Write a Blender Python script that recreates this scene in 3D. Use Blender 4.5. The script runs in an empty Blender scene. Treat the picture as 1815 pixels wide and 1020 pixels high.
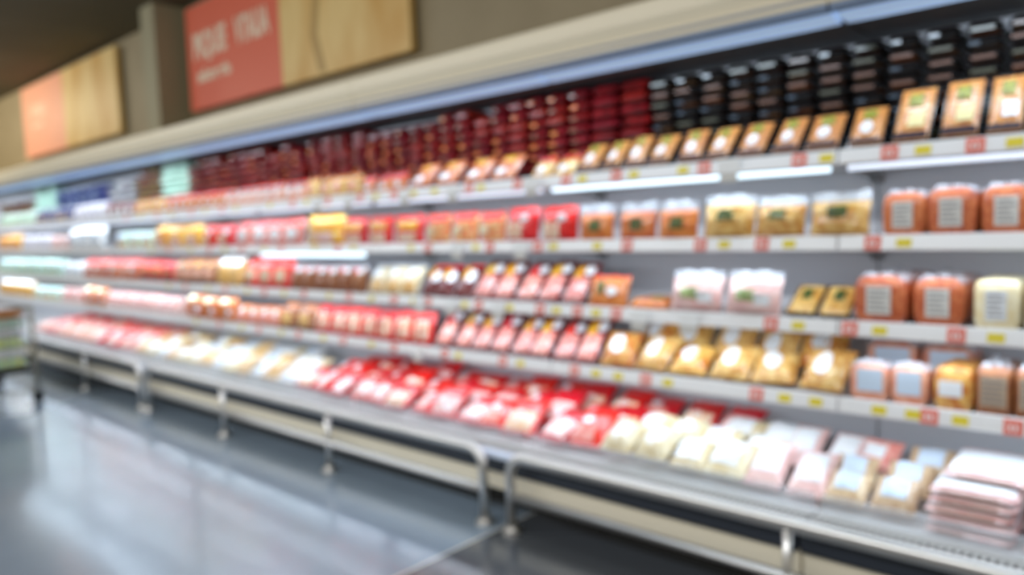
import bpy, math, random
from mathutils import Vector, Matrix, noise
random.seed(7)
C = bpy.context.scene.collection
SC = bpy.context.scene
PI = math.pi

# ------------------------------------------------------------------ camera
# x runs along the refrigerated cases, y goes into them, z up; the lens stands at (0, 0, 1.3)
H = 1.3; F = 1330.0; CX, CY = 907.5, 510.0
_d1 = Vector((-1465, 57, -F)).normalized()
_up = Vector((-.035, 1, (.035*1465+57)/F)); _up -= _d1*_up.dot(_d1); _up.normalize()
_ex = -_d1; _ey = _up.cross(_ex)
def X_at(px, D, z):
    """world x of the point of the line (y=D, z) that the photograph shows at column px"""
    q = (px-CX)/F; dz = z-H
    b0 = _ey[0]*D+_up[0]*dz; b2 = _ey[2]*D+_up[2]*dz
    return -(b0+q*b2)/(_ex[0]+q*_ex[2])
cam = bpy.data.cameras.new('camera'); co = bpy.data.objects.new('camera', cam); C.objects.link(co)
M = Matrix((( _ex[0], _ex[1], _ex[2]), (_ey[0], _ey[1], _ey[2]), (_up[0], _up[1], _up[2])))
co.matrix_world = Matrix.Translation((0, 0, H)) @ M.to_4x4()
cam.sensor_width = 36; cam.lens = 36*F/1815
cam.clip_start = .05; cam.clip_end = 200
cam.dof.use_dof = True; cam.dof.focus_distance = .85; cam.dof.aperture_fstop = 1.9; cam.dof.aperture_blades = 0
SC.camera = co

# ------------------------------------------------------------------ materials
def lin(c):
    def f(v):
        v /= 255
        return v/12.92 if v <= .04045 else ((v+.055)/1.055)**2.4
    return (f(c[0]), f(c[1]), f(c[2]), 1)
_mats = {}
def mat(name, c, rough=.5, c2=None, scale=30, metal=0, coat=0, vary=0, stripe=None, bump=0, bscale=60, emit=0, stretch=(1,1,1)):
    if name in _mats: return _mats[name]
    m = bpy.data.materials.new(name); m.use_nodes = True; nt = m.node_tree; N = nt.nodes; L = nt.links
    b = N['Principled BSDF']; b.inputs['Roughness'].default_value = rough; b.inputs['Metallic'].default_value = metal
    b.inputs['Coat Weight'].default_value = coat; b.inputs['Coat Roughness'].default_value = .12
    tc = N.new('ShaderNodeTexCoord'); mp = N.new('ShaderNodeMapping'); L.new(tc.outputs['Object'], mp.inputs['Vector'])
    mp.inputs['Scale'].default_value = stretch
    col = None
    if c2:
        nz = N.new('ShaderNodeTexNoise'); nz.inputs['Scale'].default_value = scale; nz.inputs['Detail'].default_value = 3
        if vary:
            oi0 = N.new('ShaderNodeObjectInfo'); nz.noise_dimensions = '4D'
            mm = N.new('ShaderNodeMath'); mm.operation = 'MULTIPLY'; mm.inputs[1].default_value = 20
            L.new(oi0.outputs['Random'], mm.inputs[0]); L.new(mm.outputs[0], nz.inputs['W'])
        L.new(mp.outputs[0], nz.inputs['Vector'])
        r = N.new('ShaderNodeValToRGB'); r.color_ramp.elements[0].position = .38; r.color_ramp.elements[1].position = .62
        r.color_ramp.elements[0].color = lin(c); r.color_ramp.elements[1].color = lin(c2)
        L.new(nz.outputs['Fac'], r.inputs[0]); col = r.outputs[0]
    if vary:
        oi = N.new('ShaderNodeObjectInfo'); hs = N.new('ShaderNodeHueSaturation')
        mr = N.new('ShaderNodeMapRange'); mr.inputs[3].default_value = 1-vary; mr.inputs[4].default_value = 1+vary
        mh = N.new('ShaderNodeMapRange'); mh.inputs[3].default_value = .5-vary*.05; mh.inputs[4].default_value = .5+vary*.05
        L.new(oi.outputs['Random'], mr.inputs[0]); L.new(oi.outputs['Random'], mh.inputs[0])
        L.new(mr.outputs[0], hs.inputs['Value']); L.new(mh.outputs[0], hs.inputs['Hue'])
        if col: L.new(col, hs.inputs['Color'])
        else: hs.inputs['Color'].default_value = lin(c)
        col = hs.outputs[0]
    if col: L.new(col, b.inputs['Base Color'])
    else: b.inputs['Base Color'].default_value = lin(c)
    if bump:
        n2 = N.new('ShaderNodeTexNoise'); n2.inputs['Scale'].default_value = bscale; L.new(mp.outputs[0], n2.inputs['Vector'])
        bp = N.new('ShaderNodeBump'); bp.inputs['Strength'].default_value = bump; bp.inputs['Distance'].default_value = .01
        L.new(n2.outputs['Fac'], bp.inputs['Height']); L.new(bp.outputs[0], b.inputs['Normal'])
    if emit:
        b.inputs['Emission Color'].default_value = lin(c); b.inputs['Emission Strength'].default_value = emit
    _mats[name] = m; return m
def film(name, c, a):
    """clear packaging plastic: mostly see-through with a glossy sheen"""
    if name in _mats: return _mats[name]
    m = bpy.data.materials.new(name); m.use_nodes = True; nt = m.node_tree; N = nt.nodes; L = nt.links
    b = N['Principled BSDF']; b.inputs['Base Color'].default_value = lin(c); b.inputs['Roughness'].default_value = .15
    b.inputs['Alpha'].default_value = a; _mats[name] = m; return m

white_steel = mat('white_painted_steel', (214,214,214), .35)
back_steel = mat('back_panel_steel', (205,206,212), .4)
cream_panel = mat('cream_front_panel', (242,232,208), .35)
fascia = mat('canopy_fascia_paint', (238,226,198), .35)
grey_line = mat('grey_trim', (150,150,150), .4)
navy = mat('dark_blue_bumper', (40,46,56), .45)
black = mat('black_plinth', (26,23,20), .5)
cap_m = mat('pale_blue_cap', (196,206,220), .25)
under = mat('grey_canopy_underside', (60,57,55), .5)
housing = mat('blue_grey_lamp_housing', (78,104,138), .35)
chrome = mat('brushed_steel_tube', (222,220,216), .34, metal=1)
rail_m = mat('pale_price_rail', (238,238,238), .3)
tag_red = mat('salmon_price_tag', (232,128,112), .5)
tag_yel = mat('yellow_price_tag', (226,206,40), .5)
tag_wht = mat('white_card', (250,252,252), .5)
ink = mat('grey_print', (120,120,126), .6)
lbl_w = mat('white_label', (236,240,244), .35, coat=.3)
lbl_b = mat('pale_blue_label', (205,222,240), .35, coat=.3)
lbl_g = mat('grey_label', (214,212,206), .45)
lbl_grn = mat('green_label', (92,108,44), .4, c2=(60,72,36), scale=80)
lbl_teal = mat('teal_label', (110,170,160), .4)
lbl_yg = mat('yellow_green_emblem', (160,160,50), .4, c2=(90,96,30), scale=90)
lbl_crm = mat('cream_label', (226,212,150), .4)
blktray = mat('black_tray', (24,22,22), .25, coat=.4)
purptray = mat('dark_purple_card', (64,46,54), .4)
clear = film('clear_film', (230,238,248), .42)
acryl = film('clear_acrylic', (225,232,240), .22)
lamp_m = mat('canopy_diffuser_glow', (162,188,222), .5, emit=.55)
tube_m = mat('lit_tube', (222,232,250), .5, emit=.85)
tube_s = mat('bright_tube', (214,238,255), .5, emit=1.7)
grillm = mat('dark_grille_slot', (78,84,92), .5)
grilll = mat('pale_grille', (172,170,166), .45)

# ------------------------------------------------------------------ mesh helpers
class MB:
    def __init__(s): s.v = []; s.f = []
    def box(s, x0, x1, y0, y1, z0, z1):
        n = len(s.v)
        s.v += [(x, y, z) for z in (z0, z1) for y in (y0, y1) for x in (x0, x1)]
        s.f += [tuple(n+i for i in q) for q in ((0,2,3,1),(4,5,7,6),(0,1,5,4),(2,6,7,3),(0,4,6,2),(1,3,7,5))]; return s
    def grid(s, fn, nu, nv, flip=False, wrap=False):
        n = len(s.v)
        for j in range(nv+1):
            for i in range(nu+(0 if wrap else 1)): s.v.append(tuple(fn(i/nu, j/nv)))
        w = nu if wrap else nu+1
        for j in range(nv):
            for i in range(nu):
                a = n+j*w+i; b = n+j*w+(i+1) % w if wrap else a+1
                c = b+w; d = a+w
                s.f.append((a, d, c, b) if flip else (a, b, c, d))
        return s
    def ring_cap(s, start, cnt, flip=False):
        q = tuple(range(start, start+cnt)); s.f.append(q[::-1] if flip else q); return s
    def tube(s, pts, r, k=10):
        pts = [Vector(p) for p in pts]; n = len(s.v); m = len(pts)
        prev = None
        for i, p in enumerate(pts):
            t = (pts[min(i+1, m-1)]-pts[max(i-1, 0)]).normalized()
            a = Vector((0, 1, 0)) if prev is None and abs(t.y) < .9 else (prev or Vector((1, 0, 0)))
            a = (a-t*a.dot(t)).normalized(); prev = a; b = t.cross(a)
            for q in range(k):
                w = 2*PI*q/k; s.v.append(tuple(p+a*r*math.cos(w)+b*r*math.sin(w)))
        for i in range(m-1):
            for q in range(k):
                a0 = n+i*k+q; b0 = n+i*k+(q+1) % k
                s.f.append((a0, b0, b0+k, a0+k))
        s.ring_cap(n, k, True); s.ring_cap(n+(m-1)*k, k); return s
    def disc(s, x, y, z0, z1, r0, r1, k=20):
        n = len(s.v)
        for z, r in ((z0, r0), (z1, r1)):
            for q in range(k): s.v.append((x+r*math.cos(2*PI*q/k), y+r*math.sin(2*PI*q/k), z))
        for q in range(k): s.f.append((n+q, n+(q+1) % k, n+k+(q+1) % k, n+k+q))
        s.ring_cap(n, k, True); s.ring_cap(n+k, k); return s
    def prism(s, prof, x0, x1):
        """profile of (y, z) points extruded along x"""
        n = len(s.v); k = len(prof)
        for x in (x0, x1): s.v += [(x, y, z) for y, z in prof]
        for q in range(k): s.f.append((n+q, n+k+q, n+k+(q+1) % k, n+(q+1) % k))
        s.ring_cap(n, k, True); s.ring_cap(n+k, k); return s
    def mesh(s, name, m, smooth=False):
        me = bpy.data.meshes.new(name); me.from_pydata(s.v, [], s.f); me.materials.append(m)
        if smooth: me.polygons.foreach_set('use_smooth', [True]*len(me.polygons))
        me.update(); return me
    def build(s, name, m, parent=None, smooth=False, bevel=0, link=True):
        o = bpy.data.objects.new(name, s.mesh(name, m, smooth))
        if parent: o.parent = parent
        if link: C.objects.link(o)
        if bevel:
            md = o.modifiers.new('b', 'BEVEL'); md.width = bevel; md.segments = 2; md.limit_method = 'ANGLE'
        return o
def tag(o, label=None, cat=None, group=None, kind=None):
    if label: o['label'] = label
    if cat: o['category'] = cat
    if group: o['group'] = group
    if kind: o['kind'] = kind
    return o
def empty(name, loc=(0,0,0), rz=0, link=True):
    o = bpy.data.objects.new(name, None); o.location = loc; o.rotation_euler = (0, 0, rz)
    if link: C.objects.link(o)
    return o
def struct(o): o['kind'] = 'structure'; return o

# ------------------------------------------------------------------ setting
def floor_mat():
    m = bpy.data.materials.new('polished_floor'); m.use_nodes = True; nt = m.node_tree; N = nt.nodes; L = nt.links
    b = N['Principled BSDF']
    g = N.new('ShaderNodeNewGeometry'); n1 = N.new('ShaderNodeTexNoise'); n1.inputs['Scale'].default_value = 1.6; n1.inputs['Detail'].default_value = 6
    L.new(g.outputs['Position'], n1.inputs['Vector'])
    r = N.new('ShaderNodeValToRGB'); e = r.color_ramp.elements
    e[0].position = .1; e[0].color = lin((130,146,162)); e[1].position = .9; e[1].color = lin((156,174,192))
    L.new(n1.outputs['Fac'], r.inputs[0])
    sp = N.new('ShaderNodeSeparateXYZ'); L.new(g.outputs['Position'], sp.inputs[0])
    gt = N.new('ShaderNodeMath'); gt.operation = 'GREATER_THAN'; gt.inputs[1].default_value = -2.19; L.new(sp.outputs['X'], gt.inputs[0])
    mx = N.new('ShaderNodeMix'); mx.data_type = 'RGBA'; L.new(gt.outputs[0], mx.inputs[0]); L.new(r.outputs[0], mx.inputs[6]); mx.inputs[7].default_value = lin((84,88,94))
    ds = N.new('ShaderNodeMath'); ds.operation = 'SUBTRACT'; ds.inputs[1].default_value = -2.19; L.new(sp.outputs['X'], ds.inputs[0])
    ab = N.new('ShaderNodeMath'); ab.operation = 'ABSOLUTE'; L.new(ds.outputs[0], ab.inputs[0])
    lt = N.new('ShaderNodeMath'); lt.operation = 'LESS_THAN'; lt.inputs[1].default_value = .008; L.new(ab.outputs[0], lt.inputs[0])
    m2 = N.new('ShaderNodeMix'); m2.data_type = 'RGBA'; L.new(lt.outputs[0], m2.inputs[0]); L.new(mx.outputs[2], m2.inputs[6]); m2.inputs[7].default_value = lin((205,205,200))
    L.new(m2.outputs[2], b.inputs['Base Color'])
    n2 = N.new('ShaderNodeTexNoise'); n2.inputs['Scale'].default_value = 2.5; L.new(g.outputs['Position'], n2.inputs['Vector'])
    mr = N.new('ShaderNodeMapRange'); mr.inputs[3].default_value = .16; mr.inputs[4].default_value = .28; L.new(n2.outputs['Fac'], mr.inputs[0]); L.new(mr.outputs[0], b.inputs['Roughness'])
    b.inputs['Coat Weight'].default_value = .8; b.inputs['Coat Roughness'].default_value = .14
    return m
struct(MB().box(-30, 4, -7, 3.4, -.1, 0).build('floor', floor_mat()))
wall_m = mat('bulkhead_paint', (150,136,106), .6, c2=(144,130,100), scale=3)
struct(MB().box(-30, 4, 3.3, 3.5, 0, 3.45).build('wall_back', wall_m))
struct(MB().box(-30.2, -30, -7, 3.5, 0, 3.45).build('wall_left', wall_m))
struct(MB().box(-30, 4, -7, 3.5, 3.42, 3.6).build('ceiling', mat('dark_ceiling', (96,88,66), .8, c2=(88,80,58), scale=1)))
struct(MB().box(X_at(255,2.99,2.8), -6.97, 2.99, 3.3, 2.1, 3.42).build('column', mat('column_paint', (150,142,112), .6), bevel=.01))

# ------------------------------------------------------------------ refrigerated cases
ZS = [1.497, 1.200, .903, .629]; DS = 2.70; BAY = 1.31; X_END = -.92
SHELF_TAGS = {
 0: dict(r=[1797-67,1578,1418,1250,1094,1005,919,833,700,640,583,520,455,395,340,280,225], y=[1800,1637,1466,1212,1125,1034,854,772,735,668,545,480,420,365,305,250]),
 1: dict(r=[1548,1352,1243,1113,955,870,760,660,600,500,430,372,300], y=[1603,1400,1285,1060,983,845,730,628,560,470,400,340,270]),
 2: dict(r=[1696,1507,1368,1094,1025,959,850,760,700,620,540,470,400,330], y=[1766,1560,1416,1058,988,905,825,735,660,585,505,440,370,300]),
 3: dict(r=[1797,1648,1493,1342,1146,1020,893,790,700,610,530,460,390,320], y=[1703,1619,1559,1447,1392,1185,1097,1058,924,814,745,660,575,500,430,350]),
}
ORD = 'first second third fourth fifth sixth seventh eighth ninth tenth eleventh twelfth thirteenth fourteenth fifteenth sixteenth seventeenth eighteenth nineteenth twentieth'.split()
TENS = {2: 'twenty', 3: 'thirty', 4: 'forty', 5: 'fifty'}
def ordw(i):
    if i < 20: return ORD[i]
    t, u = divmod(i+1, 10)
    return {20: 'twentieth', 30: 'thirtieth', 40: 'fortieth', 50: 'fiftieth'}[i+1] if u == 0 else TENS[t]+'-'+ORD[u-1]
tagX = {s: [(X_at(p, DS, ZS[s]), k) for k in 'ry' for p in SHELF_TAGS[s][k]] for s in range(4)}
tube_lit = {(0, 0), (0, 1), (0, -1)}
N_UNITS = 6
for u in range(N_UNITS):
    x1 = X_END+2*BAY-u*2*BAY; x0 = x1-2*BAY
    root = empty('refrigerated_case', ((x0+x1)/2, 2.8, 0)); ox = (x0+x1)/2; oy = 2.8
    tag(root, f'open multideck refrigerated case with cream front and lit canopy, {ordw(u)} unit from the near end', 'refrigerated case', 'refrigerated cases in one continuous run')
    def P(mb, name, m, parent=root, **k):
        mb.v = [(a-ox, b-oy, c) for a, b, c in mb.v] if parent is root or True else mb.v
        return mb.build(name, m, parent, **k)
    e = .004
    P(MB().box(x0+e, x1-e, 2.50, 3.2, .0, .13), 'plinth', black)
    P(MB().box(x0+e, x1-e, 2.36, 3.2, .13, .215), 'front_panel', cream_panel, bevel=.004)
    P(MB().box(x0+e, x1-e, 2.335, 2.5, .216, .278), 'bumper', navy, bevel=.008)
    P(MB().prism([(2.33,.2785),(2.326,.288),(2.335,.299),(2.36,.302),(2.385,.300),(2.385,.2785)], x0+e, x1-e), 'front_cap', cap_m)
    P(MB().box(x0+e, x1-e, 2.387, 2.50, .252, .29), 'grille_base', grillm)
    g = MB(); k = 118
    for i in range(k):
        xa = x0+e+(x1-x0-2*e)*i/k
        g.box(xa, xa+.012, 2.39, 2.45, .285, .301)
    g.box(x0+e, x1-e, 2.451, 2.50, .285, .303)
    P(g, 'air_grille', grilll)
    P(MB().box(x0+e, x1-e, 2.501, 3.15, .252, .30), 'deck', white_steel)
    for b in range(2):
        xa = x0+b*BAY; xb = xa+BAY
        P(MB().box(xa+.003, xb-.003, 3.15, 3.2, .301, 2.08), 'back_panel', back_steel, bevel=.003)
        fz = MB().box(xa+.01, xb-.01, 2.505, 2.508, .3005, .36); fz.box(xa+.01, xb-.01, 2.503, 2.511, .357, .363)
        P(fz, 'front_fence', acryl)
        for s in range(4):
            z = ZS[s]
            sh = P(MB().prism([(DS+.012, z+.014),(3.149, z+.014),(3.149, z-.03),(3.1, z-.03),(3.0, z-.006),(DS+.012, z-.006)], xa+.004, xb-.004), 'shelf', white_steel)
            P(MB().prism([(DS, z+.028),(DS+.011, z+.03),(DS+.011, z-.022),(DS-.006, z-.024),(DS-.012, z-.02)], xa+.004, xb-.004), 'price_rail', rail_m, parent=sh)
            for xx in (xa+.012, xb-.02): P(MB().prism([(3.149, z-.031),(3.149, z-.085),(3.1, z-.055),(2.8, z-.02),(2.8, z-.007),(3.1,z-.031)], xx, xx+.008), 'bracket', grey_line, parent=sh)
            lit = s in (0, 1, 2, 3)
            tm = tube_s if (s == 1 and xa < -3.6 and xb > -4.9) or (s == 0 and xa <= -1.5 < xb) else tube_m
            if s == 0:
                P(MB().tube([(xa+.03, DS+.012, z-.037), (xb-.03, DS+.012, z-.037)], .0095, 8), 'shelf_lamp', tube_s if (xa < -1.2 < xb) else tube_m, parent=sh, smooth=True)
            elif s == 1 and xa < -3.7 < xb:
                P(MB().tube([(xa+.03, DS+.004, z-.040), (xb-.10, DS+.004, z-.040)], .013, 8), 'shelf_lamp', tube_s, parent=sh, smooth=True)
            nred = 0
            for tx, kk in tagX[s]:
                if xa+.03 < tx < xb-.03:
                    w = .026 if kk == 'r' else .023; hh = .024 if kk == 'r' else .014
                    tg = MB(); zc = z+.002
                    tg.prism([(DS-.0095-.005+ (.012*(zc-hh-(z-.022))/.05), zc-hh),(DS-.0015-.0035, zc+hh),(DS+.001, zc+hh),(DS-.004, zc-hh)], tx-w, tx+w)
                    if kk == 'r':
                        for dx in (-.011, .004): tg.box(tx+dx, tx+dx+.006, DS-.0165, DS-.008, zc-.010, zc+.007)
                    t_ = P(tg, 'price_tag', tag_red if kk == 'r' else tag_yel, parent=sh)
                    t_.data.materials.append(tag_wht)
                    for pf in t_.data.polygons[6:]: pf.material_index = 1
                    t_['label'] = 'salmon red price tag' if kk == 'r' else 'yellow price tag'
        # canopy lamp of this bay
        P(MB().prism([(2.665,1.984),(2.68,1.968),(2.755,1.958),(2.775,1.97),(2.775,1.999),(2.665,1.999)], xa+.012, xb-.012), 'canopy_lamp', lamp_m)
    P(MB().prism([(2.60,2.0),(2.598,2.012),(2.61,2.04),(2.60,2.065),(2.585,2.09),(2.59,2.155),(2.61,2.165),(3.2,2.165),(3.2,2.085),(3.149,2.0)], x0+.001, x1-.001), 'canopy', fascia, bevel=.004)
    P(MB().box(x0+e, x1-e, 2.604, 2.663, 1.980, 1.999), 'lamp_housing', housing)
    P(MB().box(x0+e, x1-e, 2.778, 3.148, 1.965, 1.999), 'canopy_underside', under)
    P(MB().box(x0+e, x1-e, 2.594, 2.607, 2.018, 2.03), 'fascia_groove', grey_line)

# ------------------------------------------------------------------ trolley guards
def guard(xl, xr, label, posts):
    root = empty('trolley_guard', ((xl+xr)/2, 2.27, 0)); ox = (xl+xr)/2
    tag(root, label, 'guard rail', 'tubular steel guard rails on the floor before the cases')
    r = .0225; z = .335; bend = .085; pts = []
    pts.append((xl-ox, 0, .012)); pts.append((xl-ox, 0, z-bend))
    for i in range(1, 8):
        a = PI/2*i/8; pts.append((xl-ox+bend*(1-math.cos(a)), 0, z-bend+bend*math.sin(a)))
    pts.append((xl-ox+bend, 0, z)); pts.append((xr-ox-bend, 0, z))
    for i in range(1, 8):
        a = PI/2*i/8; pts.append((xr-ox-bend+bend*math.sin(a), 0, z-bend+bend*math.cos(a)))
    pts.append((xr-ox, 0, z-bend)); pts.append((xr-ox, 0, .012))
    MB().tube(pts, r, 12).build('top_rail', chrome, root, smooth=True)
    MB().tube([(xl-ox+.015, 0, .156), (xr-ox-.015, 0, .156)], .0165, 12).build('lower_rail', chrome, root, smooth=True)
    for p in posts:
        MB().tube([(p-ox, .003, .012), (p-ox, .003, z-.02)], .016, 10).build('post', chrome, root, smooth=True)
    for p in [xl, xr]+list(posts):
        f = MB().disc(p-ox, 0, 0, .01, .042, .042).disc(p-ox, 0, .01, .03, .034, .026); f.build('foot_flange', chrome, root)
guard(-8.52, -5.97, 'bent steel tube guard rail, farthest of the three along the case', [-7.2])
guard(-5.85, -2.28, 'bent steel tube guard rail, middle of the three along the case', [-4.66, -3.47])
guard(-2.12, 1.45, 'bent steel tube guard rail, nearest of the three along the case', [-.93, .26])

# ------------------------------------------------------------------ hanging signs on the bulkhead wall
sign_red = mat('salmon_red_sign', (220,104,74), .45); sign_pale = mat('light_washed_salmon_sign', (236,166,134), .45)  # paler copy of the red: stronger light on the far sign, put into its colour
def wood():
    return mat('bread_crust_photo', (226,194,126), .45, c2=(206,160,82), scale=1.9, stretch=(1.6,1,.6))
def text_mesh(body, size, name, m, parent, x, y, z, sx=1):
    cu = bpy.data.curves.new(name, 'FONT'); cu.body = body; cu.size = size; cu.extrude = .002; cu.offset = size*.045
    t = bpy.data.objects.new(name+'_c', cu); C.objects.link(t)
    bpy.context.view_layer.update()
    me = bpy.data.meshes.new_from_object(t.evaluated_get(bpy.context.evaluated_depsgraph_get()))
    bpy.data.objects.remove(t); me.materials.clear(); me.materials.append(m)
    o = bpy.data.objects.new(name, me); C.objects.link(o); o.parent = parent
    o.rotation_euler = (PI/2, 0, 0); o.location = (x, y, z); wd = max(v.co.x for v in me.vertices)-min(v.co.x for v in me.vertices); o.scale = (sx/wd, 1, 1); return o
sign_white = mat('cream_sign_letters', (232,208,180), .5)
def wall_sign(xa, xm, xb, label, txt, red=None, crack=True):
    z0, z1 = 2.445, 3.354; root = empty('wall_sign', (xa, 3.3, z0)); h = z1-z0
    tag(root, label, 'sign', 'red and wood signs on the bulkhead wall')
    MB().box(0, xm-xa, -.08, -.03, 0, h).build('red_panel', red or sign_red, root, bevel=.004)
    MB().box(xm-xa+.002, xb-xa, -.08, -.03, 0, h).build('picture_panel', wood(), root, bevel=.004)
    MB().box(.1, xb-xa-.1, -.029, 0, .1, h-.1).build('mounting_frame', grey_line, root)
    if crack:
        cr = MB(); w = xb-xm
        pts = [(xm-xa+w*.36, 0.02), (xm-xa+w*.30, .3), (xm-xa+w*.33, .55), (xm-xa+w*.42, .75), (xm-xa+w*.5, .905)]
        for (a, b), (c, d) in zip(pts, pts[1:]):
            n = len(cr.v); ww = .045
            cr.v += [(a-ww,-.0805,b),(a+ww,-.0805,b),(c+ww,-.0805,d),(c-ww,-.0805,d),(a-ww,-.079,b),(a+ww,-.079,b),(c+ww,-.079,d),(c-ww,-.079,d)]
            cr.f += [(n,n+1,n+2,n+3),(n+4,n+7,n+6,n+5),(n,n+4,n+5,n+1),(n+3,n+2,n+6,n+7),(n,n+3,n+7,n+4),(n+1,n+5,n+6,n+2)]
        cr.build('printed_crack', mat('printed_brown_crack', (176,142,78), .45), root)
    for body, size, x, z, sx in txt: text_mesh(body, size, 'lettering', sign_white, root, x, -.081, z, sx)
    return root
wall_sign(-6.83, -5.27, -3.74, 'salmon red sign with two pale words beside a straw coloured picture panel',
          [('PIQUE', .29, X_at(344,3.22,2.9)+6.83, .45, X_at(401,3.22,2.9)-X_at(344,3.22,2.9)), ('VTAUA', .29, X_at(417,3.22,3.)+6.83, .45, X_at(478,3.22,3.)-X_at(417,3.22,3.)), ('salumeria', .15, X_at(350,3.22,2.8)+6.83, .24, .6)])
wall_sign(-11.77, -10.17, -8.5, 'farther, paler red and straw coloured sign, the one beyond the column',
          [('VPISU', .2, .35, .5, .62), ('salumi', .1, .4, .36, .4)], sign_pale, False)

# ------------------------------------------------------------------ packs
def pillow_fn(w, h, th, seed, front=1, wr=.12):
    def fn(a, b):
        u = a*2-1; v = b*2-1
        prof = max(0, (1-abs(u)**3)*(1-abs(v)**2.6))**.55
        nz = noise.noise(Vector((u*2.2+seed, v*2.2, seed*1.7)))*wr+noise.noise(Vector((u*6+seed, v*5, 4.)))*wr*.5
        x = w/2*u*(1-.05*(1-abs(v)**2)*abs(u)); z = h/2*(v+1)
        return (x+nz*.02*w, -front*th*prof*(1+nz*2.2), z)
    return fn
def sub(fn, a0, a1, b0, b1, off):
    def g(a, b):
        x, y, z = fn(a0+(a1-a0)*a, b0+(b1-b0)*b); return (x, y-off, z)
    return g
def oval(fn, ca, cb, ra, rb, off, mb, k=14):
    n = len(mb.v); x, y, z = fn(ca, cb); mb.v.append((x, y-off, z))
    for rr in (.55, 1.0):
        for q in range(k):
            t = 2*PI*q/k; x, y, z = fn(ca+ra*rr*math.cos(t), cb+rb*rr*math.sin(t)); mb.v.append((x, y-off, z))
    for q in range(k):
        a = n+1+q; b = n+1+(q+1) % k; mb.f.append((n, a, b)); mb.f.append((a, a+k, b+k, b))
    return mb
def bag(name, w, h, th, body, parts, seed=0, seal=None, seal_h=.018, n=10):
    """flexible pouch. parts: (name, material, shape, geometry)"""
    f = pillow_fn(w, h, th, seed); bk = pillow_fn(w, h, th*.7, seed+3, -1)
    mb = MB().grid(f, n, n); mb.grid(bk, n, n, flip=True)
    root = mb.build(name, body, None, smooth=True, link=False); kids = []
    for nm, m, kind, q in parts:
        p = MB()
        if kind == 'oval': oval(f, *q, .0022, p)
        else: p.grid(sub(f, q[0], q[1], q[2], q[3], .0022), 6, 6)
        kids.append(p.build(nm, m, root, smooth=True, link=False))
    if seal:
        sd = seed+9
        def sf(a, b): return (w/2*(a*2-1)*(1-.04*b), .004*math.sin(a*40+sd)+.012*b*noise.noise(Vector((a*5, b*2, sd))), h-.002+seal_h*b*(1+.5*noise.noise(Vector((a*6, 1.3, sd)))))
        p = MB().grid(sf, 16, 3); p.grid(lambda a, b: (lambda q: (q[0], q[1]+.0015, q[2]))(sf(a, b)), 16, 3, flip=True)
        kids.append(p.build('crimped_seal', seal, root, link=False, smooth=True))
    return root, kids, th*.95
def tray(name, w, h, body, meat, label=None, emblem=None, band=None, lshape='rect', seed=0, lz=(.2,.45), lx=(.3,.7)):
    d = .028
    mb = MB()
    def ring(s, y): return [(-w/2*s, y), (w/2*s, y)]
    n = 0
    for s, y in ((1, 0), (1, .004), (.94, .004), (.86, d)):
        mb.v += [(-w/2*s, y, h/2-h/2*s), (w/2*s, y, h/2-h/2*s), (w/2*s, y, h/2+h/2*s), (-w/2*s, y, h/2+h/2*s)]
    for k in range(3):
        for i in range(4): mb.f.append((4*k+i, 4*k+(i+1) % 4, 4*k+4+(i+1) % 4, 4*k+4+i))
    mb.f.append((0, 3, 2, 1)); mb.f.append((12, 13, 14, 15))
    root = mb.build(name, body, None, link=False); kids = []
    def mf(a, b):
        u = a*2-1; v = b*2-1; prof = max(0, (1-abs(u)**6)*(1-abs(v)**6))**.4
        saw = ((v*4.5+seed) % 1)
        return (w*.46*u, -.001-prof*(.010+.005*saw+.003*noise.noise(Vector((u*3, v*3, seed)))), h/2+h*.46*v)
    kids.append(MB().grid(mf, 10, 18).build('sliced_meat', meat, root, link=False, smooth=True))
    if label:
        p = MB()
        if lshape == 'oval': oval(mf, sum(lx)/2, sum(lz)/2, (lx[1]-lx[0])/2, (lz[1]-lz[0])/2, .004, p)
        else: p.grid(sub(mf, lx[0], lx[1], lz[0], lz[1], .004), 6, 4)
        kids.append(p.build('label', label, root, link=False, smooth=True))
    if emblem: kids.append(MB().grid(sub(mf, .3, .72, .62, .86, .004), 6, 4).build('emblem', emblem, root, link=False, smooth=True))
    if band: kids.append(MB().grid(sub(mf, .02, .98, .01, .13, .003), 6, 3).build('card_band', band, root, link=False, smooth=True))
    return root, kids, d
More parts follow.
